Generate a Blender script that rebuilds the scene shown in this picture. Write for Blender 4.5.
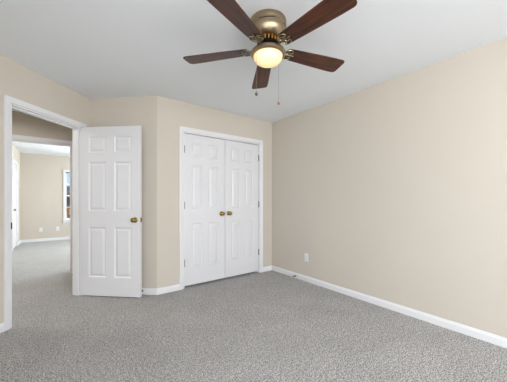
import bpy, bmesh, math, random
from mathutils import Vector, Matrix
R = math.radians
for o in list(bpy.data.objects):
    bpy.data.objects.remove(o, do_unlink=True)
SC = bpy.context.scene
COL = SC.collection

# ------------------------------------------------------------------ camera
CAM_H = 1.16
CEIL = 2.44
cam_d = bpy.data.cameras.new('camera')
cam = bpy.data.objects.new('camera', cam_d)
COL.objects.link(cam)
cam.location = (0, 0, CAM_H)
cam.rotation_euler = (R(90), 0, R(-36.8))
cam_d.sensor_fit = 'HORIZONTAL'
cam_d.sensor_width = 36.0
cam_d.lens = 36.0 * 256.9 / 507.0
cam_d.shift_y = -(200.0 - 191.0) / 507.0 * -1.0
cam_d.clip_start = 0.02
cam_d.clip_end = 300
SC.camera = cam

# ------------------------------------------------------------------ world
w = bpy.data.worlds.new('sky')
SC.world = w
w.use_nodes = True
nt = w.node_tree
nt.nodes.clear()
out = nt.nodes.new('ShaderNodeOutputWorld')
bg = nt.nodes.new('ShaderNodeBackground')
tc = nt.nodes.new('ShaderNodeTexCoord')
sep = nt.nodes.new('ShaderNodeSeparateXYZ')
rmp = nt.nodes.new('ShaderNodeValToRGB')
rmp.color_ramp.elements[0].position = 0.0
rmp.color_ramp.elements[0].color = (0.20, 0.38, 0.68, 1)
rmp.color_ramp.elements[1].position = 0.5
rmp.color_ramp.elements[1].color = (0.10, 0.28, 0.72, 1)
noi = nt.nodes.new('ShaderNodeTexNoise')
noi.inputs['Scale'].default_value = 5.0
noi.inputs['Detail'].default_value = 6.0
cr = nt.nodes.new('ShaderNodeValToRGB')
cr.color_ramp.elements[0].position = 0.56
cr.color_ramp.elements[1].position = 0.75
mix = nt.nodes.new('ShaderNodeMixRGB')
mix.inputs[2].default_value = (0.85, 0.88, 0.92, 1)
L = nt.links.new
L(tc.outputs['Generated'], sep.inputs[0])
L(sep.outputs['Z'], rmp.inputs[0])
L(tc.outputs['Generated'], noi.inputs['Vector'])
L(noi.outputs['Fac'], cr.inputs[0])
L(cr.outputs['Color'], mix.inputs[0])
L(rmp.outputs['Color'], mix.inputs[1])
L(mix.outputs[0], bg.inputs['Color'])
bg.inputs['Strength'].default_value = 1.0
L(bg.outputs[0], out.inputs[0])

# ------------------------------------------------------------------ window daylight
def area(name, loc, direction, sx, sy, power, color=(1, 1, 1)):
    d = bpy.data.lights.new(name, 'AREA')
    d.shape = 'RECTANGLE'
    d.size = sx
    d.size_y = sy
    d.energy = power
    d.color = color
    o = bpy.data.objects.new(name, d)
    COL.objects.link(o)
    o.location = loc
    o.rotation_euler = Vector(direction).to_track_quat('-Z', 'Z').to_euler()
    return o

DAY = (0.955, 0.98, 1.0)
area('added_daylight_back', (0.75, -2.425, 1.45), (0, 1, 0), 2.1, 1.3, 78, DAY)  # main room light, set in the added back window
area('added_daylight_left', (-0.885, -0.40, 1.45), (1, 0, 0), 1.4, 1.3, 21, DAY)  # extra room light, set in the added left window
area('daylight_far_room', (1.0, 9.62, 1.3), (0, -1, 0), 1.7, 1.4, 70, DAY)
area('added_daylight_far_side', (4.25, 7.4, 1.45), (-1, 0, 0), 2.0, 1.5, 235, DAY)  # brightens far room and hall from an added, unseen side window

sd = bpy.data.lights.new('sun', 'SUN'); sd.energy = 3.0; sd.angle = R(0.6); sd.color = (1.0, 0.95, 0.86)
so = bpy.data.objects.new('sun', sd); COL.objects.link(so)
so.rotation_euler = Vector((-0.55, 0.28, -0.70)).to_track_quat('-Z', 'Y').to_euler()

vs = SC.view_settings
vs.view_transform = 'Standard'
vs.look = 'None'
vs.exposure = 0.57
vs.gamma = 1.0
vs.use_curve_mapping = False

# ------------------------------------------------------------------ materials
def srgb(r, g, b):
    f = lambda c: (c / 255 / 12.92) if c / 255 <= 0.04045 else ((c / 255 + 0.055) / 1.055) ** 2.4
    return (f(r), f(g), f(b), 1)

def mat(name, color, rough=0.5, metal=0.0, var=0.0, scale=6.0, bump=0.0, bscale=200.0, spec=0.5, coat=0.0):
    m = bpy.data.materials.new(name)
    m.use_nodes = True
    n = m.node_tree
    b = n.nodes['Principled BSDF']
    b.inputs['Roughness'].default_value = rough
    b.inputs['Metallic'].default_value = metal
    b.inputs['Specular IOR Level'].default_value = spec
    b.inputs['Coat Weight'].default_value = coat
    t = n.nodes.new('ShaderNodeTexCoord')
    no = n.nodes.new('ShaderNodeTexNoise')
    no.inputs['Scale'].default_value = scale
    no.inputs['Detail'].default_value = 4
    n.links.new(t.outputs['Object'], no.inputs['Vector'])
    mx = n.nodes.new('ShaderNodeMixRGB')
    mx.inputs[1].default_value = tuple(c * (1 - var) for c in color[:3]) + (1,)
    mx.inputs[2].default_value = tuple(min(1, c * (1 + var)) for c in color[:3]) + (1,)
    n.links.new(no.outputs['Fac'], mx.inputs[0])
    n.links.new(mx.outputs[0], b.inputs['Base Color'])
    if bump:
        n2 = n.nodes.new('ShaderNodeTexNoise')
        n2.inputs['Scale'].default_value = bscale
        n2.inputs['Detail'].default_value = 3
        n.links.new(t.outputs['Object'], n2.inputs['Vector'])
        bp = n.nodes.new('ShaderNodeBump')
        bp.inputs['Strength'].default_value = bump
        bp.inputs['Distance'].default_value = 0.002
        n.links.new(n2.outputs['Fac'], bp.inputs['Height'])
        n.links.new(bp.outputs[0], b.inputs['Normal'])
    return m

M_WALL = mat('beige_wall_paint', srgb(211.5, 203, 191), 0.85, var=0.015, scale=3, bump=0.12, bscale=260, spec=0.25)
M_CEIL = mat('white_ceiling_paint', srgb(238, 242, 246), 0.9, var=0.012, scale=2, bump=0.2, bscale=180, spec=0.2)
M_TRIM = mat('white_trim_paint', srgb(236, 236, 238), 0.38, var=0.01, scale=5)
M_DOOR = mat('white_door_paint', srgb(230, 230, 233), 0.42, var=0.01, scale=5, bump=0.05, bscale=120)
M_PLASTIC = mat('white_plastic', srgb(238, 240, 243), 0.35)
M_SLOT = mat('dark_slot', srgb(50, 48, 46), 0.6)
M_BRASS = mat('polished_brass', srgb(158, 134, 74), 0.25, 1.0, var=0.08, scale=20)
M_ANTIQUE = mat('antique_brass', srgb(160, 143, 118), 0.36, 1.0, var=0.06, scale=12)
M_GOLD = mat('gold_brass', srgb(205, 150, 80), 0.25, 1.0, var=0.05, scale=20)
M_IRON = mat('pewter_filigree', srgb(156, 148, 128), 0.28, 1.0, var=0.1, scale=40)
M_HINGE = mat('aged_hinge_metal', srgb(92, 86, 70), 0.4, 1.0, var=0.1, scale=30)
M_DARK = mat('dark_motor_metal', srgb(38, 32, 28), 0.4, 0.6)
M_RUBBER = mat('black_rubber', srgb(28, 28, 30), 0.7)
M_RUBBERW = mat('white_rubber', srgb(225, 224, 220), 0.6)
M_TAUPE = mat('taupe_shade_fabric', srgb(150, 138, 126), 0.8, var=0.05)

_n = M_ANTIQUE.node_tree; _b = _n.nodes['Principled BSDF']
_t = _n.nodes.new('ShaderNodeTangent'); _t.direction_type = 'RADIAL'; _t.axis = 'Z'
_n.links.new(_t.outputs[0], _b.inputs['Tangent']); _b.inputs['Anisotropic'].default_value = 0.75

def carpet_mat():
    m = bpy.data.materials.new('grey_cut_pile_carpet')
    m.use_nodes = True
    n = m.node_tree
    b = n.nodes['Principled BSDF']
    b.inputs['Roughness'].default_value = 0.95
    b.inputs['Specular IOR Level'].default_value = 0.1
    b.inputs['Sheen Weight'].default_value = 0.15
    t = n.nodes.new('ShaderNodeTexCoord')
    # tufts
    v = n.nodes.new('ShaderNodeTexNoise'); v.inputs['Scale'].default_value = 125; v.inputs['Detail'].default_value = 3; v.inputs['Roughness'].default_value = 0.75
    v2 = n.nodes.new('ShaderNodeTexNoise'); v2.inputs['Scale'].default_value = 38; v2.inputs['Detail'].default_value = 4
    # pile direction patches left by walking and vacuuming
    v3 = n.nodes.new('ShaderNodeTexNoise'); v3.inputs['Scale'].default_value = 3.2; v3.inputs['Detail'].default_value = 3; v3.inputs['Distortion'].default_value = 0.8
    for q in (v, v2, v3):
        n.links.new(t.outputs['Object'], q.inputs['Vector'])
    r = n.nodes.new('ShaderNodeValToRGB')
    r.color_ramp.elements[0].position = 0.40; r.color_ramp.elements[0].color = srgb(74, 71, 69)
    r.color_ramp.elements[1].position = 0.60; r.color_ramp.elements[1].color = srgb(222, 219, 216)
    n.links.new(v.outputs['Fac'], r.inputs[0])
    mr = n.nodes.new('ShaderNodeMapRange'); mr.inputs['From Min'].default_value = 0.35; mr.inputs['From Max'].default_value = 0.65
    mr.inputs['To Min'].default_value = 0.80; mr.inputs['To Max'].default_value = 1.12
    n.links.new(v2.outputs['Fac'], mr.inputs['Value'])
    mr3 = n.nodes.new('ShaderNodeMapRange'); mr3.inputs['From Min'].default_value = 0.35; mr3.inputs['From Max'].default_value = 0.65
    mr3.inputs['To Min'].default_value = 0.95; mr3.inputs['To Max'].default_value = 1.05
    n.links.new(v3.outputs['Fac'], mr3.inputs['Value'])
    mu = n.nodes.new('ShaderNodeMath'); mu.operation = 'MULTIPLY'
    n.links.new(mr.outputs[0], mu.inputs[0]); n.links.new(mr3.outputs[0], mu.inputs[1])
    vm = n.nodes.new('ShaderNodeVectorMath'); vm.operation = 'SCALE'
    n.links.new(r.outputs['Color'], vm.inputs[0]); n.links.new(mu.outputs[0], vm.inputs['Scale'])
    n.links.new(vm.outputs[0], b.inputs['Base Color'])
    bp = n.nodes.new('ShaderNodeBump'); bp.inputs['Strength'].default_value = 0.5; bp.inputs['Distance'].default_value = 0.006
    n.links.new(v.outputs['Fac'], bp.inputs['Height'])
    n.links.new(bp.outputs[0], b.inputs['Normal'])
    return m
M_CARPET = carpet_mat()

def wood_mat():
    m = bpy.data.materials.new('dark_cherry_wood')
    m.use_nodes = True
    n = m.node_tree
    b = n.nodes['Principled BSDF']
    b.inputs['Roughness'].default_value = 0.45
    b.inputs['Coat Weight'].default_value = 0.04
    t = n.nodes.new('ShaderNodeTexCoord')
    mp = n.nodes.new('ShaderNodeMapping'); mp.inputs['Scale'].default_value = (2.2, 24, 24)
    no = n.nodes.new('ShaderNodeTexNoise'); no.inputs['Scale'].default_value = 1.6; no.inputs['Detail'].default_value = 6; no.inputs['Distortion'].default_value = 0.6
    n.links.new(t.outputs['Object'], mp.inputs[0]); n.links.new(mp.outputs[0], no.inputs['Vector'])
    r = n.nodes.new('ShaderNodeValToRGB')
    r.color_ramp.elements[0].position = 0.32; r.color_ramp.elements[0].color = srgb(32, 15, 8)
    r.color_ramp.elements[1].position = 0.70; r.color_ramp.elements[1].color = srgb(98, 49, 23)
    n.links.new(no.outputs['Fac'], r.inputs[0]); n.links.new(r.outputs['Color'], b.inputs['Base Color'])
    return m
M_WOOD = wood_mat()

def glass_mat():
    m = bpy.data.materials.new('window_glass')
    m.use_nodes = True
    n = m.node_tree
    n.nodes.clear()
    o = n.nodes.new('ShaderNodeOutputMaterial'); mx = n.nodes.new('ShaderNodeMixShader')
    tr = n.nodes.new('ShaderNodeBsdfTransparent'); gl = n.nodes.new('ShaderNodeBsdfGlossy'); gl.inputs['Roughness'].default_value = 0.02
    fr = n.nodes.new('ShaderNodeFresnel'); fr.inputs['IOR'].default_value = 1.35
    tr.inputs['Color'].default_value = (0.96, 0.98, 0.98, 1)
    n.links.new(fr.outputs[0], mx.inputs[0]); n.links.new(tr.outputs[0], mx.inputs[1]); n.links.new(gl.outputs[0], mx.inputs[2])
    n.links.new(mx.outputs[0], o.inputs[0])
    return m
M_GLASS = glass_mat()

def lampglass_mat():
    m = bpy.data.materials.new('frosted_lamp_glass_lit')
    m.use_nodes = True
    n = m.node_tree
    b = n.nodes['Principled BSDF']
    b.inputs['Base Color'].default_value = (0.50, 0.40, 0.25, 1)
    b.inputs['Roughness'].default_value = 0.35
    lw = n.nodes.new('ShaderNodeLayerWeight'); lw.inputs['Blend'].default_value = 0.45
    r = n.nodes.new('ShaderNodeValToRGB')
    r.color_ramp.elements[0].position = 0.0; r.color_ramp.elements[0].color = (1.0, 0.85, 0.50, 1)
    r.color_ramp.elements[1].position = 0.85; r.color_ramp.elements[1].color = (0.60, 0.36, 0.11, 1)
    n.links.new(lw.outputs['Facing'], r.inputs[0])
    n.links.new(r.outputs['Color'], b.inputs['Emission Color'])
    b.inputs['Emission Strength'].default_value = 0.80
    return m
M_LAMP = lampglass_mat()

def brick_mat():
    m = bpy.data.materials.new('brown_brick')
    m.use_nodes = True
    n = m.node_tree
    b = n.nodes['Principled BSDF']; b.inputs['Roughness'].default_value = 0.9
    t = n.nodes.new('ShaderNodeTexCoord')
    mp = n.nodes.new('ShaderNodeMapping'); mp.inputs['Rotation'].default_value = (R(90), 0, 0)
    br = n.nodes.new('ShaderNodeTexBrick'); br.inputs['Scale'].default_value = 4
    br.inputs['Color1'].default_value = srgb(132, 92, 74); br.inputs['Color2'].default_value = srgb(104, 74, 62); br.inputs['Mortar'].default_value = srgb(150, 140, 130)
    n.links.new(t.outputs['Object'], mp.inputs[0]); n.links.new(mp.outputs[0], br.inputs['Vector'])
    n.links.new(br.outputs['Color'], b.inputs['Base Color'])
    return m
M_BRICK = brick_mat()
M_ROOF = mat('grey_brown_shingles', srgb(96, 86, 80), 0.95, var=0.25, scale=30)
M_LEAF = mat('autumn_leaves', srgb(176, 120, 54), 0.8, var=0.4, scale=9)
M_BARK = mat('brown_bark', srgb(92, 72, 58), 0.9, var=0.2, scale=20)
M_GRASS = mat('dry_lawn', srgb(150, 138, 98), 1.0, var=0.25, scale=2)
M_WDARK = mat('dark_house_window', srgb(60, 66, 76), 0.2)

# ------------------------------------------------------------------ helpers
def obj(name, bm, m, parent=None, smooth=False, bevel=0, seg=2, angle=30):
    bmesh.ops.recalc_face_normals(bm, faces=bm.faces)
    me = bpy.data.meshes.new(name)
    bm.to_mesh(me); bm.free()
    me.materials.append(m)
    o = bpy.data.objects.new(name, me)
    COL.objects.link(o)
    if smooth:
        for p in me.polygons: p.use_smooth = True
        me.set_sharp_from_angle(angle=R(angle)) if smooth == 'auto' else None
    if bevel:
        b = o.modifiers.new('bevel', 'BEVEL'); b.width = bevel; b.segments = seg; b.limit_method = 'ANGLE'; b.angle_limit = R(40)
    if parent: o.parent = parent
    return o

def empty(name, loc=(0, 0, 0), rz=0.0):
    o = bpy.data.objects.new(name, None)
    o.empty_display_size = 0.1
    COL.objects.link(o)
    o.location = loc
    o.rotation_euler = (0, 0, rz)
    return o

def tag(o, label, cat=None, group=None, kind=None):
    o['label'] = label
    if cat: o['category'] = cat
    if group: o['group'] = group
    if kind: o['kind'] = kind
    return o

def box(bm, x0, x1, y0, y1, z0, z1, mtx=None):
    v = [bm.verts.new(p) for p in ((x0, y0, z0), (x1, y0, z0), (x1, y1, z0), (x0, y1, z0), (x0, y0, z1), (x1, y0, z1), (x1, y1, z1), (x0, y1, z1))]
    for f in ((0, 3, 2, 1), (4, 5, 6, 7), (0, 1, 5, 4), (1, 2, 6, 5), (2, 3, 7, 6), (3, 0, 4, 7)):
        bm.faces.new([v[i] for i in f])
    if mtx is not None:
        for q in v: q.co = mtx @ q.co
    return v

def lathe(bm, prof, n=48, mtx=None, cap0=True, cap1=True):
    rings = []
    for r, z in prof:
        rr = max(r, 1e-5)
        rings.append([bm.verts.new((rr * math.cos(2 * math.pi * i / n), rr * math.sin(2 * math.pi * i / n), z)) for i in range(n)])
    for a, b in zip(rings, rings[1:]):
        for i in range(n):
            bm.faces.new((a[i], a[(i + 1) % n], b[(i + 1) % n], b[i]))
    if cap0: bm.faces.new(rings[0][::-1])
    if cap1: bm.faces.new(rings[-1])
    if mtx is not None:
        for rg in rings:
            for q in rg: q.co = mtx @ q.co

def tube(bm, pts, r, n=8, closed=False, mtx=None):
    pts = [Vector(p) for p in pts]
    N = len(pts)
    rs = r if isinstance(r, (list, tuple)) else [r] * N
    rings = []
    up = Vector((0.013, 0.021, 1))
    for i, p in enumerate(pts):
        if closed: d = pts[(i + 1) % N] - pts[i - 1]
        else: d = pts[min(i + 1, N - 1)] - pts[max(i - 1, 0)]
        d.normalize()
        u = up if abs(d.dot(up)) < 0.95 * up.length else Vector((1, 0, 0.01))
        a = d.cross(u).normalized(); b = d.cross(a).normalized()
        rings.append([bm.verts.new(p + (a * math.cos(2 * math.pi * k / n) + b * math.sin(2 * math.pi * k / n)) * rs[i]) for k in range(n)])
    M = N if closed else N - 1
    for i in range(M):
        A, B = rings[i], rings[(i + 1) % N]
        for k in range(n):
            bm.faces.new((A[k], A[(k + 1) % n], B[(k + 1) % n], B[k]))
    if not closed:
        bm.faces.new(rings[0][::-1]); bm.faces.new(rings[-1])
    if mtx is not None:
        for rg in rings:
            for q in rg: q.co = mtx @ q.co

def frame_of(p0, p1):
    """matrix: local x along p0->p1, local y = left-hand normal (away from the room), z up"""
    d = Vector((p1[0] - p0[0], p1[1] - p0[1], 0)); ln = d.length
    a = math.atan2(d.y, d.x)
    return Matrix.Translation((p0[0], p0[1], 0)) @ Matrix.Rotation(a, 4, 'Z'), ln, a

def struct(name, label, bm, m, parent=None, cat=None, **k):
    o = obj(name, bm, m, parent, **k)
    if parent is None:
        tag(o, label, cat or name.split('_')[0], kind='structure')
    return o

def wall(name, label, p0, p1, openings=(), thick=0.12, e0=0.0, e1=0.0, z0=0.0, z1=CEIL):
    """walls run with the room on the RIGHT of p0->p1 (local y>0 is outside)"""
    m, ln, a = frame_of(p0, p1)
    bm = bmesh.new()
    xs = -e0
    for (a0, a1, b0, b1) in sorted(openings):
        box(bm, xs, a0, 0, thick, z0, z1, m)
        if b0 > z0 + 1e-4: box(bm, a0, a1, 0, thick, z0, b0, m)
        if b1 < z1 - 1e-4: box(bm, a0, a1, 0, thick, b1, z1, m)
        xs = a1
    box(bm, xs, ln + e1, 0, thick, z0, z1, m)
    return struct(name, label, bm, M_WALL)

def profile_run(bm, p0, p1, prof, z=0.0, m0=0.0, m1=0.0):
    """extrude a (depth, height) profile along p0->p1 on the room side; m0/m1 slope the ends for mitres"""
    m, ln, a = frame_of(p0, p1)
    A = [bm.verts.new(m @ Vector((0 + m0 * d, -d, z + h))) for d, h in prof]
    B = [bm.verts.new(m @ Vector((ln - m1 * d, -d, z + h))) for d, h in prof]
    n = len(prof)
    for i in range(n):
        j = (i + 1) % n
        bm.faces.new((A[i], A[j], B[j], B[i]))
    bm.faces.new(A[::-1]); bm.faces.new(B)

BASE = [(0.0005, 0.0), (0.014, 0.0), (0.014, 0.054), (0.011, 0.061), (0.008, 0.065), (0.007, 0.073), (0.0005, 0.076)]

def baseboard(name, label, p0, p1, m0=0.0, m1=0.0):
    bm = bmesh.new()
    profile_run(bm, p0, p1, BASE, 0.0, m0, m1)
    return struct(name, label, bm, M_TRIM)

def casing(bm, mtx, x0, x1, ztop, side=1, w_=0.062):
    """moulded casing round an opening: local wall frame, mitred corners. side=-1 on room face (y<0)"""
    prof = [(0.004, 0.0005), (0.004, 0.008), (0.008, 0.011), (0.022, 0.012), (0.03, 0.0155), (0.052, 0.018), (0.060, 0.016), (w_, 0.0005)]
    # path offset outward by d at each station, protruding by h
    def ring(d, h, k, ybase):
        y = ybase + (h if side > 0 else -h)
        pts = [(x0 - d, 0.0), (x0 - d, ztop + d), (x1 + d, ztop + d), (x1 + d, 0.0)]
        return mtx @ Vector((pts[k][0], y, pts[k][1]))
    yb = 0.0 if side < 0 else 0.12
    prof = [(d * (w_ / 0.062) if d > 0.004 else d, h) for d, h in prof[:-1]] + [prof[-1]]
    st = [[bm.verts.new(ring(d, h, k, yb)) for d, h in prof] for k in range(4)]
    n = len(prof)
    for k in range(3):
        for i in range(n):
            j = (i + 1) % n
            bm.faces.new((st[k][i], st[k][j], st[k + 1][j], st[k + 1][i]))
    bm.faces.new(st[0]); bm.faces.new(st[3])

def jamb(bm, mtx, x0, x1, ztop, t=0.12, stop=None):
    j = 0.012
    box(bm, x0 - 0.0005, x0 + j, -0.001, t + 0.001, 0, ztop, mtx)
    box(bm, x1 - j, x1 + 0.0005, -0.001, t + 0.001, 0, ztop, mtx)
    box(bm, x0 + j, x1 - j, -0.001, t + 0.001, ztop - j, ztop + 0.0005, mtx)
    if stop:
        s0, s1 = stop
        box(bm, x0 + j, x0 + j + 0.011, s0, s1, 0, ztop - j, mtx)
        box(bm, x1 - j - 0.011, x1 - j, s0, s1, 0, ztop - j, mtx)
        box(bm, x0 + j + 0.011, x1 - j - 0.011, s0, s1, ztop - j - 0.011, ztop - j, mtx)

ROWS = [(0.222, 0.820), (1.015, 1.60), (1.715, 1.905)]

def door_leaf(bm, W, H, stile, mid, t=0.035, rows=ROWS):
    """six raised panels on both faces; x 0..W, y 0..t, z 0..H"""
    pw = (W - 2 * stile - mid) / 2
    xs = [0, stile, stile + pw, stile + pw + mid, W - stile, W]
    zs = [0]
    for a, b in rows: zs += [a, b]
    zs.append(H)
    for face in (0, 1):
        yb = 0.0 if face == 0 else t
        s = 1 if face == 0 else -1
        for i in range(5):
            for k in range(len(zs) - 1):
                x0, x1, z0, z1 = xs[i], xs[i + 1], zs[k], zs[k + 1]
                if i in (1, 3) and k % 2 == 1:
                    loops = []
                    for ins, dep in ((0, 0), (0.004, 0.004), (0.011, 0.0105), (0.020, 0.0105), (0.042, 0.002)):
                        loops.append([bm.verts.new((x, yb + s * dep, z)) for x, z in ((x0 + ins, z0 + ins), (x1 - ins, z0 + ins), (x1 - ins, z1 - ins), (x0 + ins, z1 - ins))])
                    for A, B in zip(loops, loops[1:]):
                        for q in range(4):
                            bm.faces.new((A[q], A[(q + 1) % 4], B[(q + 1) % 4], B[q]))
                    bm.faces.new(loops[-1])
                else:
                    bm.faces.new([bm.verts.new((x, yb, z)) for x, z in ((x0, z0), (x1, z0), (x1, z1), (x0, z1))])
    for a, b in (((0, 0), (0, H)), ((W, 0), (W, H)), ((0, 0), (W, 0)), ((0, H), (W, H))):
        bm.faces.new([bm.verts.new(p) for p in ((a[0], 0, a[1]), (b[0], 0, b[1]), (b[0], t, b[1]), (a[0], t, a[1]))])
    bmesh.ops.remove_doubles(bm, verts=bm.verts, dist=1e-5)

def knob(parent, x, z, y, s, m=M_BRASS):
    """door knob: rose, neck and ball; s=-1 sticks out towards local -y"""
    mt = Matrix.Translation((x, y, z)) @ Matrix.Rotation(R(90) * (1 if s < 0 else -1), 4, 'X')
    bm = bmesh.new()
    lathe(bm, [(0.031, 0.0), (0.032, 0.003), (0.029, 0.007), (0.018, 0.010), (0.012, 0.013), (0.011, 0.028), (0.016, 0.033), (0.024, 0.038), (0.0285, 0.046), (0.0285, 0.054), (0.024, 0.062), (0.013, 0.067), (0.0, 0.068)], 28, mt)
    return obj('knob', bm, m, parent, smooth=True)

def hinge(parent, x, z, y, m=M_HINGE, leaf=None):
    bm = bmesh.new()
    lathe(bm, [(0.003, -0.050), (0.0045, -0.047), (0.0065, -0.045), (0.0065, 0.045), (0.0045, 0.047), (0.003, 0.050)], 14, Matrix.Translation((x, y, z)))
    if leaf:
        box(bm, leaf[0], leaf[1], leaf[2], leaf[3], z - 0.044, z + 0.044)
    return obj('hinge', bm, m, parent, smooth='auto')

# ------------------------------------------------------------------ plan of the place (metres)
P = (0.285, 3.841)          # corner between entry wall and short wall
Q = (0.939, 3.232)          # outer corner where the closet wall starts
XR = 2.80                   # right wall
YC = 3.232                  # closet wall
S = math.sqrt(0.5)
E0 = (P[0] - 1.62 * S, P[1] - 1.62 * S)     # near end of the 45 degree entry wall
XL = E0[0]
YB = -2.40

# floor and ceiling
bm = bmesh.new(); box(bm, -3.0, 4.3, -2.65, 9.6, -0.10, 0.0)
struct('floor', 'grey flecked cut pile carpet over the whole floor', bm, M_CARPET)
bm = bmesh.new(); box(bm, -3.0, 4.3, -2.65, 9.6, CEIL, CEIL + 0.12)
struct('ceiling', 'flat white painted ceiling', bm, M_CEIL)

# bedroom walls (room on the right of the direction of travel)
DH = 2.04
s_r, s_l = 0.115, 0.925
wl = 1.62
wall('wall_entry', 'angled beige wall with the open bedroom doorway', E0, P, [(wl - s_l, wl - s_r, 0.0, DH)], e0=0.05, e1=0.0)
wall('wall_corner', 'short angled beige wall behind the open door', P, Q, e0=0.12)
CL0, CL1 = 1.278 - Q[0], 2.540 - Q[0]
wall('wall_closet', 'beige wall around the double closet doors', Q, (XR, YC), [(CL0, CL1, 0.0, 2.055)], e1=0.12)
WB = (YC - YB)
wall('wall_right', 'long plain beige wall with an outlet low down', (XR, YC), (XR, YB), e1=0.12)
wall('wall_back', 'beige wall with an added wide window behind the viewer', (XR, YB), (XL, YB), [(XR - 1.85, XR + 0.35, 0.75, 2.15)], e1=0.12)
wall('wall_left', 'beige wall with an added window left of the viewer', (XL, YB), E0, [(1.25, 2.75, 0.75, 2.15)])
# hall
YH = 5.03
HX0, HX1 = -0.655, 0.134
wall('wall_hall_far', 'beige hall wall with a cased opening to the room beyond', (-2.6, YH), (0.62, YH), [(2.6 + HX0, 2.6 + HX1, 0.0, DH)])
wall('wall_hall_right', 'beige end wall of the hall', (0.50, YH), (0.50, 3.80))
wall('wall_hall_left', 'beige left end wall of the hall', (-2.6, 2.55), (-2.6, YH), e0=0.12, e1=0.12)
wall('wall_hall_near', 'beige hall wall backing the bedroom', (XL - 0.12, 2.55), (-2.6, 2.55))
# room beyond
XF, YF = -0.895, 9.35
wall('wall_far_left', 'beige left wall of the far room with a white door', (XF, YH + 0.12), (XF, YF), [(7.98 - YH - 0.12, 8.76 - YH - 0.12, 0.0, DH)], e1=0.12)
wall('wall_far', 'beige end wall of the far room with a window', (XF, YF), (4.0, YF), [(XF * -1 + 0.088, XF * -1 + 0.98, 0.58, 2.0), (XF * -1 + 1.10, XF * -1 + 1.98, 0.58, 2.0)], e1=0.12)
wall('wall_far_right', 'beige right wall of the far room with an added window', (4.0, YF), (4.0, YH), [(0.95, 2.95, 0.75, 2.15)], e1=0.12)
wall('wall_far_near', 'beige near wall of the far room', (4.0, YH), (0.62, YH), thick=-0.12)
# closet interior
wall('wall_closet_back', 'closet back wall', (0.60, 3.92), (2.92, 3.92))

# ---- entry doorway trim
mE, lE, aE = frame_of(E0, P)
bm = bmesh.new()
casing(bm, mE, wl - s_l, wl - s_r, DH, side=-1, w_=0.054)
casing(bm, mE, wl - s_l, wl - s_r, DH, side=1)
jamb(bm, mE, wl - s_l, wl - s_r, DH, stop=(0.038, 0.075))
tr1 = struct('trim_1', 'white moulded casing and jamb around the bedroom doorway', bm, M_TRIM)
bm = bmesh.new()
box(bm, wl - s_l - 0.0035, wl - s_l + 0.0125, -0.0035, 0.030, 0.895, 0.955, mE)
sp = obj('strike_plate', bm, M_HINGE, tr1, bevel=0.001); sp['label'] = 'metal strike plate'
# ---- closet trim
mC, lC, aC = frame_of(Q, (XR, YC))
bm2 = bmesh.new()
casing(bm2, mC, CL0, CL1, 2.055, side=-1, w_=0.060)
jamb(bm2, mC, CL0, CL1, 2.055, stop=(0.052, 0.075))
struct('trim_2', 'white moulded casing around the double closet doors', bm2, M_TRIM)
# ---- hall opening trim
mH, lH, aH = frame_of((-2.6, YH), (0.62, YH))
bm2 = bmesh.new()
casing(bm2, mH, 2.6 + HX0, 2.6 + HX1, DH, side=-1)
casing(bm2, mH, 2.6 + HX0, 2.6 + HX1, DH, side=1)
jamb(bm2, mH, 2.6 + HX0, 2.6 + HX1, DH, stop=(0.04, 0.075))
struct('trim_3', 'white casing around the opening across the hall', bm2, M_TRIM)
# ---- far left door trim
mF, lF, aF = frame_of((XF, YH + 0.12), (XF, YF))
bm2 = bmesh.new()
casing(bm2, mF, 7.98 - YH - 0.12, 8.76 - YH - 0.12, DH, side=-1)
jamb(bm2, mF, 7.98 - YH - 0.12, 8.76 - YH - 0.12, DH, stop=(0.052, 0.075))
struct('trim_4', 'white casing around the door in the far room', bm2, M_TRIM)

# ------------------------------------------------------------------ doors
# entry door, swung ~90 degrees into the room, parallel to the short wall
th = math.atan2(Q[1] - P[1], Q[0] - P[0]) + R(0.4)
hinge_pt = mE @ Vector((wl - 0.150, -0.010, 0))      # hall-side face of the leaf at the hinge
d1 = empty('door_1', (hinge_pt.x, hinge_pt.y, 0.0), th)
tag(d1, 'white six panel bedroom door swung open against the short wall', 'door', kind='structure')
DW = 0.756
bm = bmesh.new(); door_leaf(bm, DW, 2.022, 0.105, 0.108)
for v in bm.verts: v.co.z += 0.014
obj('leaf', bm, M_DOOR, d1)
kz = 0.925
knob(d1, DW - 0.062, kz, 0.0, -1)
knob(d1, DW - 0.062, kz, 0.035, 1)
bm = bmesh.new()
box(bm, DW - 0.0005, DW + 0.0015, 0.005, 0.030, kz - 0.028, kz + 0.028)
box(bm, DW + 0.001, DW + 0.011, 0.011, 0.024, kz - 0.010, kz + 0.010)
o = obj('latch', bm, M_BRASS, d1, bevel=0.001); o['label'] = 'brass latch in the door edge'
for zz in (1.80, 1.02, 0.24):
    hinge(d1, -0.003, zz, 0.0405, leaf=(-0.0015, -0.0003, 0.006, 0.038))

# closet doors
kz = 0.965
CW = (CL1 - CL0 - 0.024 - 0.012) / 2
x0c = Q[0] + CL0 + 0.012 + 0.003
for i, (nm, lab) in enumerate((('door_2', 'left leaf of the white six panel closet doors'), ('door_3', 'right leaf of the white six panel closet doors'))):
    xx = x0c + (0 if i == 0 else CW + 0.006)
    d = empty(nm, (xx, YC + 0.012, 0.0))
    tag(d, lab, 'closet door', kind='structure')
    bm = bmesh.new(); door_leaf(bm, CW, 2.007, 0.105, 0.095)
    for v in bm.verts: v.co.z += 0.028
    obj('leaf', bm, M_DOOR, d)
    knob(d, CW - 0.058 if i == 0 else 0.058, kz, 0.0, -1)
    for zz in (1.83, 1.09, 0.33):
        hinge(d, -0.001 if i == 0 else CW + 0.001, zz, -0.008)

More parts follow.
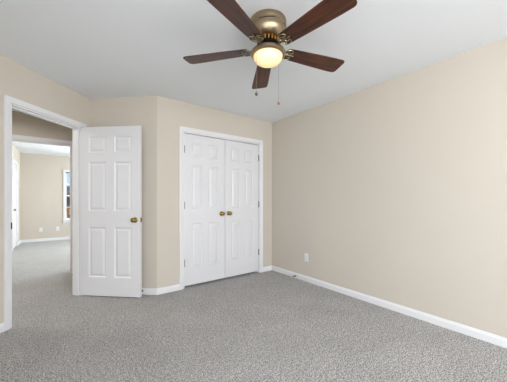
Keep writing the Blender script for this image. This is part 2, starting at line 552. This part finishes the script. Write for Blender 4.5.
# far room door
d = empty('door_4', (XF - 0.012, 7.98 + 0.015, 0.0), R(90))
tag(d, 'white six panel door in the left wall of the far room', 'door', kind='structure')
bm = bmesh.new(); door_leaf(bm, 0.75, 2.01, 0.105, 0.108)
for v in bm.verts: v.co.z += 0.012
obj('leaf', bm, M_DOOR, d)
knob(d, 0.06, 0.93, 0.0, -1)

# ------------------------------------------------------------------ baseboards
t8 = math.tan(R(22.5))
baseboard('baseboard_right', 'white baseboard along the long right wall', (XR, YC), (XR, YB), m0=1, m1=1)
baseboard('baseboard_closet_right', 'short white baseboard right of the closet', (Q[0] + CL1 + 0.0605, YC), (XR, YC), m1=1)
baseboard('baseboard_closet_left', 'short white baseboard left of the closet', Q, (Q[0] + CL0 - 0.0605, YC), m0=-t8)
baseboard('baseboard_corner', 'white baseboard along the short angled wall', P, Q, m0=1, m1=-t8)
baseboard('baseboard_entry_left', 'white baseboard left of the doorway', E0, tuple((mE @ Vector((wl - s_l - 0.0545, 0, 0)))[:2]), m0=t8)
baseboard('baseboard_left', 'white baseboard along the left wall', (XL, YB), E0, m0=1, m1=t8)
baseboard('baseboard_back', 'white baseboard along the back wall', (XR, YB), (XL, YB), m0=1, m1=1)
baseboard('baseboard_hall_left', 'white baseboard in the hall left of the opening', (-2.6, YH), (HX0 - 0.0625, YH), m0=1)
baseboard('baseboard_hall_right', 'white baseboard in the hall right of the opening', (HX1 + 0.0625, YH), (0.50, YH), m1=1)
baseboard('baseboard_hall_end', 'white baseboard at the right end of the hall', (0.50, YH), (0.50, 3.86), m0=1)
baseboard('baseboard_far', 'white baseboard under the far room window', (XF, YF), (4.0, YF), m0=1, m1=1)
baseboard('baseboard_far_left', 'white baseboard on the left wall of the far room', (XF, YH + 0.12), (XF, 7.98 - 0.0625))
baseboard('baseboard_far_left_end', 'short white baseboard beyond the far room door', (XF, 8.76 + 0.0625), (XF, YF), m1=1)
baseboard('baseboard_far_right', 'white baseboard on the right wall of the far room', (4.0, YF), (4.0, YH), m0=1)

# ------------------------------------------------------------------ windows
def window(name, label, p0, p1, a0, a1, z0, z1, cols, rows, shade=False, stool=True):
    m, ln, ang = frame_of(p0, p1)
    org = m @ Vector((a0, 0, z0))
    root = empty(name, tuple(org), ang)
    tag(root, label, 'window', kind='structure')
    W, Hh = a1 - a0, z1 - z0
    bm = bmesh.new()     # casing round the opening on the room face
    c = 0.042
    box(bm, -c, 0.004, -0.017, -0.0005, -0.004, Hh + c)
    box(bm, W - 0.004, W + c, -0.017, -0.0005, -0.004, Hh + c)
    box(bm, 0.004, W - 0.004, -0.017, -0.0005, Hh - 0.004, Hh + c)
    obj('casing', bm, M_TRIM, root, bevel=0.003)
    bm = bmesh.new()
    j = 0.014
    box(bm, 0.0005, j, 0, 0.12, 0, Hh); box(bm, W - j, W - 0.0005, 0, 0.12, 0, Hh)
    box(bm, j, W - j, 0, 0.12, Hh - j, Hh - 0.0005); box(bm, j, W - j, 0.0, 0.12, 0.0005, j)
    obj('window_frame', bm, M_TRIM, root)
    if stool:
        bm = bmesh.new(); box(bm, -c - 0.02, W + c + 0.02, -0.045, -0.0005, -0.026, -0.005)
        obj('window_sill', bm, M_TRIM, root, bevel=0.004)
        bm = bmesh.new(); box(bm, -c, W + c, -0.016, -0.0005, -0.090, -0.027)
        obj('apron', bm, M_TRIM, root, bevel=0.003)
    half = Hh / 2
    for k, (b0, b1, yy) in enumerate(((j, half + 0.012, 0.050), (half - 0.012, Hh - j, 0.078))):
        bm = bmesh.new(); s = 0.020
        x0, x1 = j, W - j
        box(bm, x0, x0 + s, yy, yy + 0.026, b0, b1); box(bm, x1 - s, x1, yy, yy + 0.026, b0, b1)
        box(bm, x0 + s, x1 - s, yy, yy + 0.026, b0, b0 + s); box(bm, x0 + s, x1 - s, yy, yy + 0.026, b1 - s, b1)
        sash = obj('sash', bm, M_TRIM, root, bevel=0.002)
        bm = bmesh.new()
        gx0, gx1, gz0, gz1 = x0 + s, x1 - s, b0 + s, b1 - s
        for i in range(1, cols):
            x = gx0 + (gx1 - gx0) * i / cols
            box(bm, x - 0.009, x + 0.009, yy + 0.004, yy + 0.022, gz0, gz1)
        for i in range(1, rows):
            z = gz0 + (gz1 - gz0) * i / rows
            box(bm, gx0, gx1, yy + 0.005, yy + 0.021, z - 0.010, z + 0.010)
        obj('muntins', bm, M_TRIM, sash)
        bm = bmesh.new(); box(bm, gx0, gx1, yy + 0.011, yy + 0.015, gz0, gz1)
        obj('glass', bm, M_GLASS, sash)
    if shade:
        bm = bmesh.new()
        box(bm, j + 0.002, W - j - 0.002, 0.006, 0.044, Hh - j - 0.045, Hh - j - 0.001)
        o = obj('blind_headrail', bm, M_TAUPE, root, bevel=0.004); o['label'] = 'taupe raised blind'
    return root

window('window_1', 'white framed window with small panes in the far room', (XF, YF), (4.0, YF), -XF + 0.088, -XF + 0.98, 0.58, 2.0, 3, 2, shade=True)
window('window_2', 'right hand window of the far room wall', (XF, YF), (4.0, YF), -XF + 1.10, -XF + 1.98, 0.58, 2.0, 3, 2, shade=True)
window('added_window_3', 'unseen side window added to light the far room', (4.0, YF), (4.0, YH), 0.95, 2.95, 0.75, 2.15, 4, 2)  # out of view, added so the far room and hall get light
window('added_window_4', 'unseen wide window added behind the viewer for light', (XR, YB), (XL, YB), XR - 1.85, XR + 0.35, 0.75, 2.15, 4, 2)  # out of view, added as a light source for the bedroom
window('added_window_5', 'unseen window added in the left wall for light', (XL, YB), E0, 1.25, 2.75, 0.75, 2.15, 3, 2)  # second bedroom light source, added out of view

# ------------------------------------------------------------------ outlets
def outlet(loc, rz, label, grp=None):
    r = empty('wall_outlet', loc, rz)
    tag(r, label, 'outlet', grp)
    bm = bmesh.new(); box(bm, -0.035, 0.035, -0.006, -0.0003, -0.057, 0.057)
    obj('cover_plate', bm, M_PLASTIC, r, bevel=0.003)
    for zc in (-0.020, 0.020):
        bm = bmesh.new()
        box(bm, -0.016, 0.016, -0.0085, -0.0062, zc - 0.014, zc + 0.014)
        s = obj('socket', bm, M_PLASTIC, r, bevel=0.002)
        bm = bmesh.new()
        box(bm, -0.008, -0.0055, -0.0092, -0.0086, zc - 0.001, zc + 0.008)
        box(bm, 0.0055, 0.008, -0.0092, -0.0086, zc - 0.001, zc + 0.008)
        lathe(bm, [(0.0026, 0.0), (0.0026, 0.0006)], 10, Matrix.Translation((0, -0.0086, zc - 0.008)) @ Matrix.Rotation(R(90), 4, 'X'))
        obj('slots', bm, M_SLOT, s)
    bm = bmesh.new()
    lathe(bm, [(0.0032, 0.0), (0.0028, 0.001), (0.0, 0.0012)], 12, Matrix.Translation((0, -0.0060, 0)) @ Matrix.Rotation(R(90), 4, 'X'))
    obj('screw', bm, M_PLASTIC, r)
    return r
outlet((XR, 2.480, 0.341), R(-90), 'white double outlet low on the long right wall')
outlet((-0.46, YF, 0.33), 0, 'white outlet on the far room wall, left of the pair', )
outlet((-0.085, YF, 0.33), 0, 'white outlet on the far room wall, near the window')

# ------------------------------------------------------------------ door stops
def door_stop(loc, rz, length, label, tipm, springm, tipname):
    r = empty('door_stop', loc, rz)       # points towards local -y
    tag(r, label, 'door stop')
    rot = Matrix.Rotation(R(90), 4, 'X')
    bm = bmesh.new(); lathe(bm, [(0.0115, 0), (0.0115, 0.004), (0.007, 0.010), (0.006, 0.012)], 20, rot)
    obj('mounting_base', bm, springm, r, smooth='auto')
    bm = bmesh.new()
    n = 10 * 14
    pts = [rot @ Vector((0.0062 * math.cos(i * 2 * math.pi / 10), 0.0062 * math.sin(i * 2 * math.pi / 10), 0.011 + (length - 0.024) * i / n)) for i in range(n + 1)]
    tube(bm, pts, 0.0016, 5)
    obj('spring', bm, springm, r, smooth=True)
    bm = bmesh.new()
    lathe(bm, [(0.006, length - 0.022), (0.0115, length - 0.018), (0.012, length - 0.005), (0.007, length), (0.0, length + 0.0005)], 20, rot)
    o = obj('bumper_tip', bm, tipm, r, smooth='auto'); o['label'] = tipname
door_stop((XR - 0.0142, 2.68, 0.034), R(-90), 0.092, 'spring door stop with white tip on the right wall baseboard', M_RUBBERW, M_HINGE, 'white rubber tip')
u = 0.80
ps = (P[0] + (Q[0] - P[0]) * u, P[1] + (Q[1] - P[1]) * u)
ap = math.atan2(Q[1] - P[1], Q[0] - P[0])
nrm = Vector((math.sin(ap), -math.cos(ap)))
door_stop((ps[0] + nrm.x * 0.0142, ps[1] + nrm.y * 0.0142, 0.045), ap, 0.075, 'black tipped door stop on the short wall baseboard behind the open door', M_RUBBER, M_HINGE, 'black rubber tip')

# ------------------------------------------------------------------ ceiling fan
FX, FY = 1.1865, 1.4125
fan = empty('ceiling_fan', (FX, FY, CEIL))
tag(fan, 'brass flush mount ceiling fan with five dark wood blades and lit bowl', 'ceiling fan')
bm = bmesh.new()
lathe(bm, [(0.123, 0.0), (0.1285, -0.004), (0.1300, -0.010), (0.1300, -0.030), (0.127, -0.036), (0.1265, -0.043), (0.1235, -0.046), (0.1225, -0.056), (0.1195, -0.060), (0.1185, -0.070),
           (0.1145, -0.084), (0.1085, -0.098), (0.101, -0.111), (0.093, -0.121), (0.086, -0.127), (0.081, -0.129), (0.0, -0.129)], 72)
obj('motor_housing', bm, M_ANTIQUE, fan, smooth='auto')
for k in range(4):            # dark slots in the housing's upper band
    bm = bmesh.new()
    a0 = 2 * math.pi * k / 4 + R(200)
    tube(bm, [(0.1222 * math.cos(a0 + t), 0.1222 * math.sin(a0 + t), -0.051) for t in [i * 0.075 for i in range(13)]], 0.0032, 6)
    o = obj('vent_slot', bm, M_DARK, fan, smooth=True); o['label'] = 'dark slot in the housing'
bm = bmesh.new()     # fluted gold ring of vertical vanes
for k in range(20):
    mt = Matrix.Rotation(2 * math.pi * k / 20, 4, 'Z')
    box(bm, 0.050, 0.0785, -0.0055, 0.0055, -0.164, -0.1292, mt)
o = obj('vent_vanes', bm, M_GOLD, fan, bevel=0.002); o['label'] = 'gold coloured vertical vanes'
bm = bmesh.new()
lathe(bm, [(0.049, -0.1292), (0.049, -0.164), (0.066, -0.165), (0.078, -0.168), (0.080, -0.172), (0.074, -0.178), (0.050, -0.190), (0.036, -0.197), (0.034, -0.207), (0.0, -0.207)], 48)
obj('flywheel', bm, M_DARK, fan, smooth='auto')
bm = bmesh.new()     # light kit pan
lathe(bm, [(0.034, -0.2072), (0.040, -0.205), (0.062, -0.207), (0.092, -0.211), (0.114, -0.217), (0.1225, -0.224), (0.1250, -0.232), (0.1235, -0.240), (0.118, -0.246), (0.110, -0.250), (0.1055, -0.250), (0.103, -0.244), (0.098, -0.236), (0.0, -0.230)], 72)
obj('light_fitter', bm, M_ANTIQUE, fan, smooth='auto')
bm = bmesh.new()
prof = [(0.1045, -0.2505)]
for i in range(1, 13):
    a = R(90) * i / 12
    prof.append((0.1045 * math.cos(a), -0.2505 - 0.065 * math.sin(a)))
lathe(bm, prof, 56)
o = obj('glass_bowl', bm, M_LAMP, fan, smooth=True); o['label'] = 'frosted glass bowl glowing warm'

def blade_bm():
    """blade lying along +x from r=0.185 to 0.664, pitch applied later"""
    bm = bmesh.new()
    r0, r1 = 0.136, 0.643
    pts = []
    def w_at(t): return 0.054 + 0.021 * min(1, t * 1.15) ** 0.8
    N = 14
    for i in range(N + 1):       # lower edge from root to tip
        t = i / N
        x = r0 + 0.022 + (r1 - r0 - 0.052) * t
        pts.append((x, -w_at(t)))
    wt = w_at(1)
    for i in range(1, 9):
        a = R(90) * i / 8
        pts.append((r1 - 0.030 + 0.030 * math.sin(a), -wt + 0.030 - 0.030 * math.cos(a)))
    for i in range(0, 9):
        a = R(90) * i / 8
        pts.append((r1 - 0.030 + 0.030 * math.cos(a), wt - 0.030 + 0.030 * math.sin(a)))
    for i in range(N - 1, -1, -1):
        t = i / N
        x = r0 + 0.022 + (r1 - r0 - 0.052) * t
        pts.append((x, w_at(t)))
    for i in range(1, 8):       # rounded root
        a = R(180) * i / 8
        pts.append((r0 + 0.022 - 0.022 * math.sin(a), w_at(0) * math.cos(a)))
    lo = [bm.verts.new((x, y, -0.003)) for x, y in pts]
    hi = [bm.verts.new((x, y, 0.003)) for x, y in pts]
    n = len(pts)
    for i in range(n):
        bm.faces.new((lo[i], lo[(i + 1) % n], hi[(i + 1) % n], hi[i]))
    bm.faces.new(lo[::-1]); bm.faces.new(hi)
    return bm

def arc(cx, cy, r, a0, a1, z, n=14, ry=None):
    ry = ry or r
    return [(cx + r * math.cos(R(a0 + (a1 - a0) * i / n)), cy + ry * math.sin(R(a0 + (a1 - a0) * i / n)), z) for i in range(n + 1)]

def iron_bm(pitch):
    bm = bmesh.new()
    # arm from the flywheel, dropping slightly then spreading under the blade root
    tube(bm, [(0.066, 0, -0.008), (0.085, 0, -0.012), (0.095, 0, -0.012), (0.108, 0, -0.010), (0.122, 0, -0.007)], [0.0085, 0.008, 0.0065, 0.007, 0.008], 10)
    box(bm, 0.060, 0.080, -0.014, 0.014, -0.014, -0.002)
    z = -0.0065
    def T(pts):   # scrollwork lies in the pitched blade plane
        return [pitch @ Vector((p[0] - 0.030, p[1], p[2])) for p in pts]
    for s in (1, -1):
        tube(bm, T([(0.140, 0, z)] + [(x, s * y, z) for x, y in ((0.148, 0.016), (0.158, 0.031), (0.172, 0.043), (0.190, 0.049), (0.208, 0.046), (0.220, 0.036), (0.222, 0.024), (0.214, 0.016), (0.204, 0.018), (0.201, 0.027))]), 0.0036, 7)
        tube(bm, T([(x, s * y, z) for x, y, _ in arc(0.178, 0.020, 0.013, 0, 360, z)][:-1]), 0.0030, 7, closed=True)
        tube(bm, T([(0.150, s * 0.004, z), (0.162, s * 0.010, z), (0.170, s * 0.030, z), (0.166, s * 0.042, z)]), 0.0028, 6)
        # screw bosses
        for (x, y) in ((0.205, 0.022),):
            mt = pitch @ Matrix.Translation((x - 0.030, s * y, z - 0.003))
            lathe(bm, [(0.0, -0.003), (0.005, -0.002), (0.0065, 0.0), (0.0065, 0.004)], 14, mt)
    tube(bm, T([(0.145, 0, z), (0.175, 0, z), (0.215, 0, z), (0.240, 0, z)]), [0.007, 0.0045, 0.0055, 0.003], 8)
    mt = pitch @ Matrix.Translation((0.198, 0, z - 0.003))
    lathe(bm, [(0.0, -0.003), (0.005, -0.002), (0.0065, 0.0), (0.0065, 0.004)], 14, mt)
    return bm

PITCH = Matrix.Rotation(R(-9), 4, 'X')
ZB = -0.200
me_b = me_i = None
for k in range(5):
    a = R(-14.5 + 72 * k)
    if k == 0:
        b = obj('blade', blade_bm(), M_WOOD, fan, bevel=0.0018)
        b.data.transform(PITCH)
        i_ = obj('blade_iron', iron_bm(PITCH), M_IRON, fan, smooth='auto')
        me_b, me_i = b, i_
    else:
        b = me_b.copy(); COL.objects.link(b); b.parent = fan
        i_ = me_i.copy(); COL.objects.link(i_); i_.parent = fan
    b.location = (0, 0, ZB); b.rotation_euler = (0, 0, a)
    i_.location = (0, 0, ZB); i_.rotation_euler = (0, 0, a)
    i_['label'] = 'scrolled metal blade bracket'

def chain(cx, cz, drop_to, fobm, ballm, lab):
    # cx: across the view, cz: away from the viewer (offsets from the fan's axis)
    wx = cx * 0.801 + cz * 0.599; wy = -cx * 0.599 + cz * 0.801
    top = -0.236
    bm = bmesh.new()
    # short horizontal outlet and hanging bead chain
    r = math.hypot(wx, wy)
    tube(bm, [(wx * 0.93, wy * 0.93, top + 0.010), (wx, wy, top + 0.006), (wx, wy, top - 0.004)], 0.0015, 6)
    z = top - 0.004
    tube(bm, [(wx, wy, z), (wx, wy, drop_to)], 0.0006, 5)
    while z > drop_to:
        bmesh.ops.create_icosphere(bm, subdivisions=1, radius=0.0013, matrix=Matrix.Translation((wx, wy, z)))
        z -= 0.0042
    c = obj('pull_chain', bm, M_IRON, fan, smooth=True)
    bm = bmesh.new()
    lathe(bm, [(0.0015, 0.010), (0.0035, 0.008), (0.0075, 0.003), (0.0095, -0.004), (0.009, -0.010), (0.006, -0.0145), (0.0, -0.016)], 18, Matrix.Translation((wx, wy, drop_to - 0.006)))
    o = obj('chain_fob', bm, fobm, c, smooth=True); o['label'] = lab
M_FOBD = mat('dark_pewter_fob', srgb(92, 88, 88), 0.35, 0.7)
M_FOBW = mat('copper_wood_fob', srgb(150, 112, 84), 0.4, 0.2)
chain(-0.084, -0.097, 0.724 - 1.28 + 0.006, M_FOBD, M_FOBD, 'dark metal chain pull')
chain(0.086, 0.093, 0.733 - 1.28 + 0.006, M_FOBW, M_FOBW, 'brownish chain pull')

# ------------------------------------------------------------------ unseen hall ceiling lamp, added to brighten the hall
hl = empty('added_hall_lamp', (-1.25, 4.05, CEIL))
tag(hl, 'unseen round flush ceiling lamp added to light the hall', 'ceiling lamp')
bm = bmesh.new(); lathe(bm, [(0.150, 0.0), (0.155, -0.006), (0.155, -0.022), (0.150, -0.026), (0.0, -0.026)], 40)
obj('base', bm, M_ANTIQUE, hl, smooth='auto')
bm = bmesh.new(); lathe(bm, [(0.14 * math.cos(R(9 * i)), -0.0265 - 0.07 * math.sin(R(9 * i))) for i in range(11)], 40)
obj('lamp_shade', bm, M_LAMP, hl, smooth=True)
area('hall_fill_light', (-1.25, 4.05, CEIL - 0.11), (0, 0, -1), 0.3, 0.3, 15, (1.0, 0.97, 0.93))  # fill light for the hall, under the added lamp

# ------------------------------------------------------------------ outside the far window
bm = bmesh.new(); box(bm, -40, 40, -30, 80, -0.6, -0.35)
g = obj('lawn', bm, M_GRASS); tag(g, 'dry lawn outside the windows', 'ground', kind='structure')

h = empty('brick_house', (1.0, 40, -0.35))
tag(h, 'brown brick house seen through the far window', 'house')
bm = bmesh.new(); box(bm, -7, 7, 0, 8, 0, 2.3); obj('walls', bm, M_BRICK, h)
bm = bmesh.new()
vv = [bm.verts.new(p) for p in ((-7.4, -0.5, 2.3), (7.4, -0.5, 2.3), (7.4, 8.5, 2.3), (-7.4, 8.5, 2.3), (-7.4, 4, 3.4), (7.4, 4, 3.4))]
for f in ((0, 1, 5, 4), (2, 3, 4, 5), (0, 4, 3), (1, 2, 5), (0, 3, 2, 1)): bm.faces.new([vv[i] for i in f])
obj('roof', bm, M_ROOF, h)
for x in (-5, -1.6, 3.2):
    bm = bmesh.new(); box(bm, x, x + 1.1, -0.05, 0.0, 0.8, 1.9); f = obj('window', bm, M_TRIM, h)
    bm = bmesh.new(); box(bm, x + 0.08, x + 1.02, -0.07, -0.051, 0.88, 1.82); obj('pane', bm, M_WDARK, f)

def shrub(loc, rad, hgt, seed, label):
    rnd = random.Random(seed)
    root = empty('autumn_shrub', loc)
    tag(root, label, 'shrub', 'shrubs on the lawn')
    bm = bmesh.new()
    for i in range(6):
        a = i * 1.05; tube(bm, [(0, 0, 0), (0.25 * rad * math.cos(a), 0.25 * rad * math.sin(a), hgt * 0.4), (0.6 * rad * math.cos(a), 0.6 * rad * math.sin(a), hgt * 0.85)], [0.03, 0.02, 0.008], 6)
    obj('stems', bm, M_BARK, root)
    bm = bmesh.new()
    for i in range(1800):
        while True:
            p = Vector((rnd.uniform(-1, 1), rnd.uniform(-1, 1), rnd.uniform(-1, 1)))
            if 0.3 < p.length < 1: break
        c = Vector((p.x * rad, p.y * rad, hgt * 0.55 + p.z * hgt * 0.45))
        s = rnd.uniform(0.03, 0.06)
        a = Vector((rnd.gauss(0, 1), rnd.gauss(0, 1), rnd.gauss(0, 1))).normalized(); b = a.orthogonal().normalized()
        bm.faces.new([bm.verts.new(q) for q in (c - a * s, c + b * s * .5, c + a * s, c - b * s * .5)])
    obj('foliage', bm, M_LEAF, root)
shrub((0.10, 14.5, -0.35), 0.85, 1.15, 3, 'orange brown shrub outside the far window, nearer the glass edge')
shrub((1.75, 15.2, -0.35), 0.9, 1.3, 5, 'orange brown shrub outside the far window, to the right')
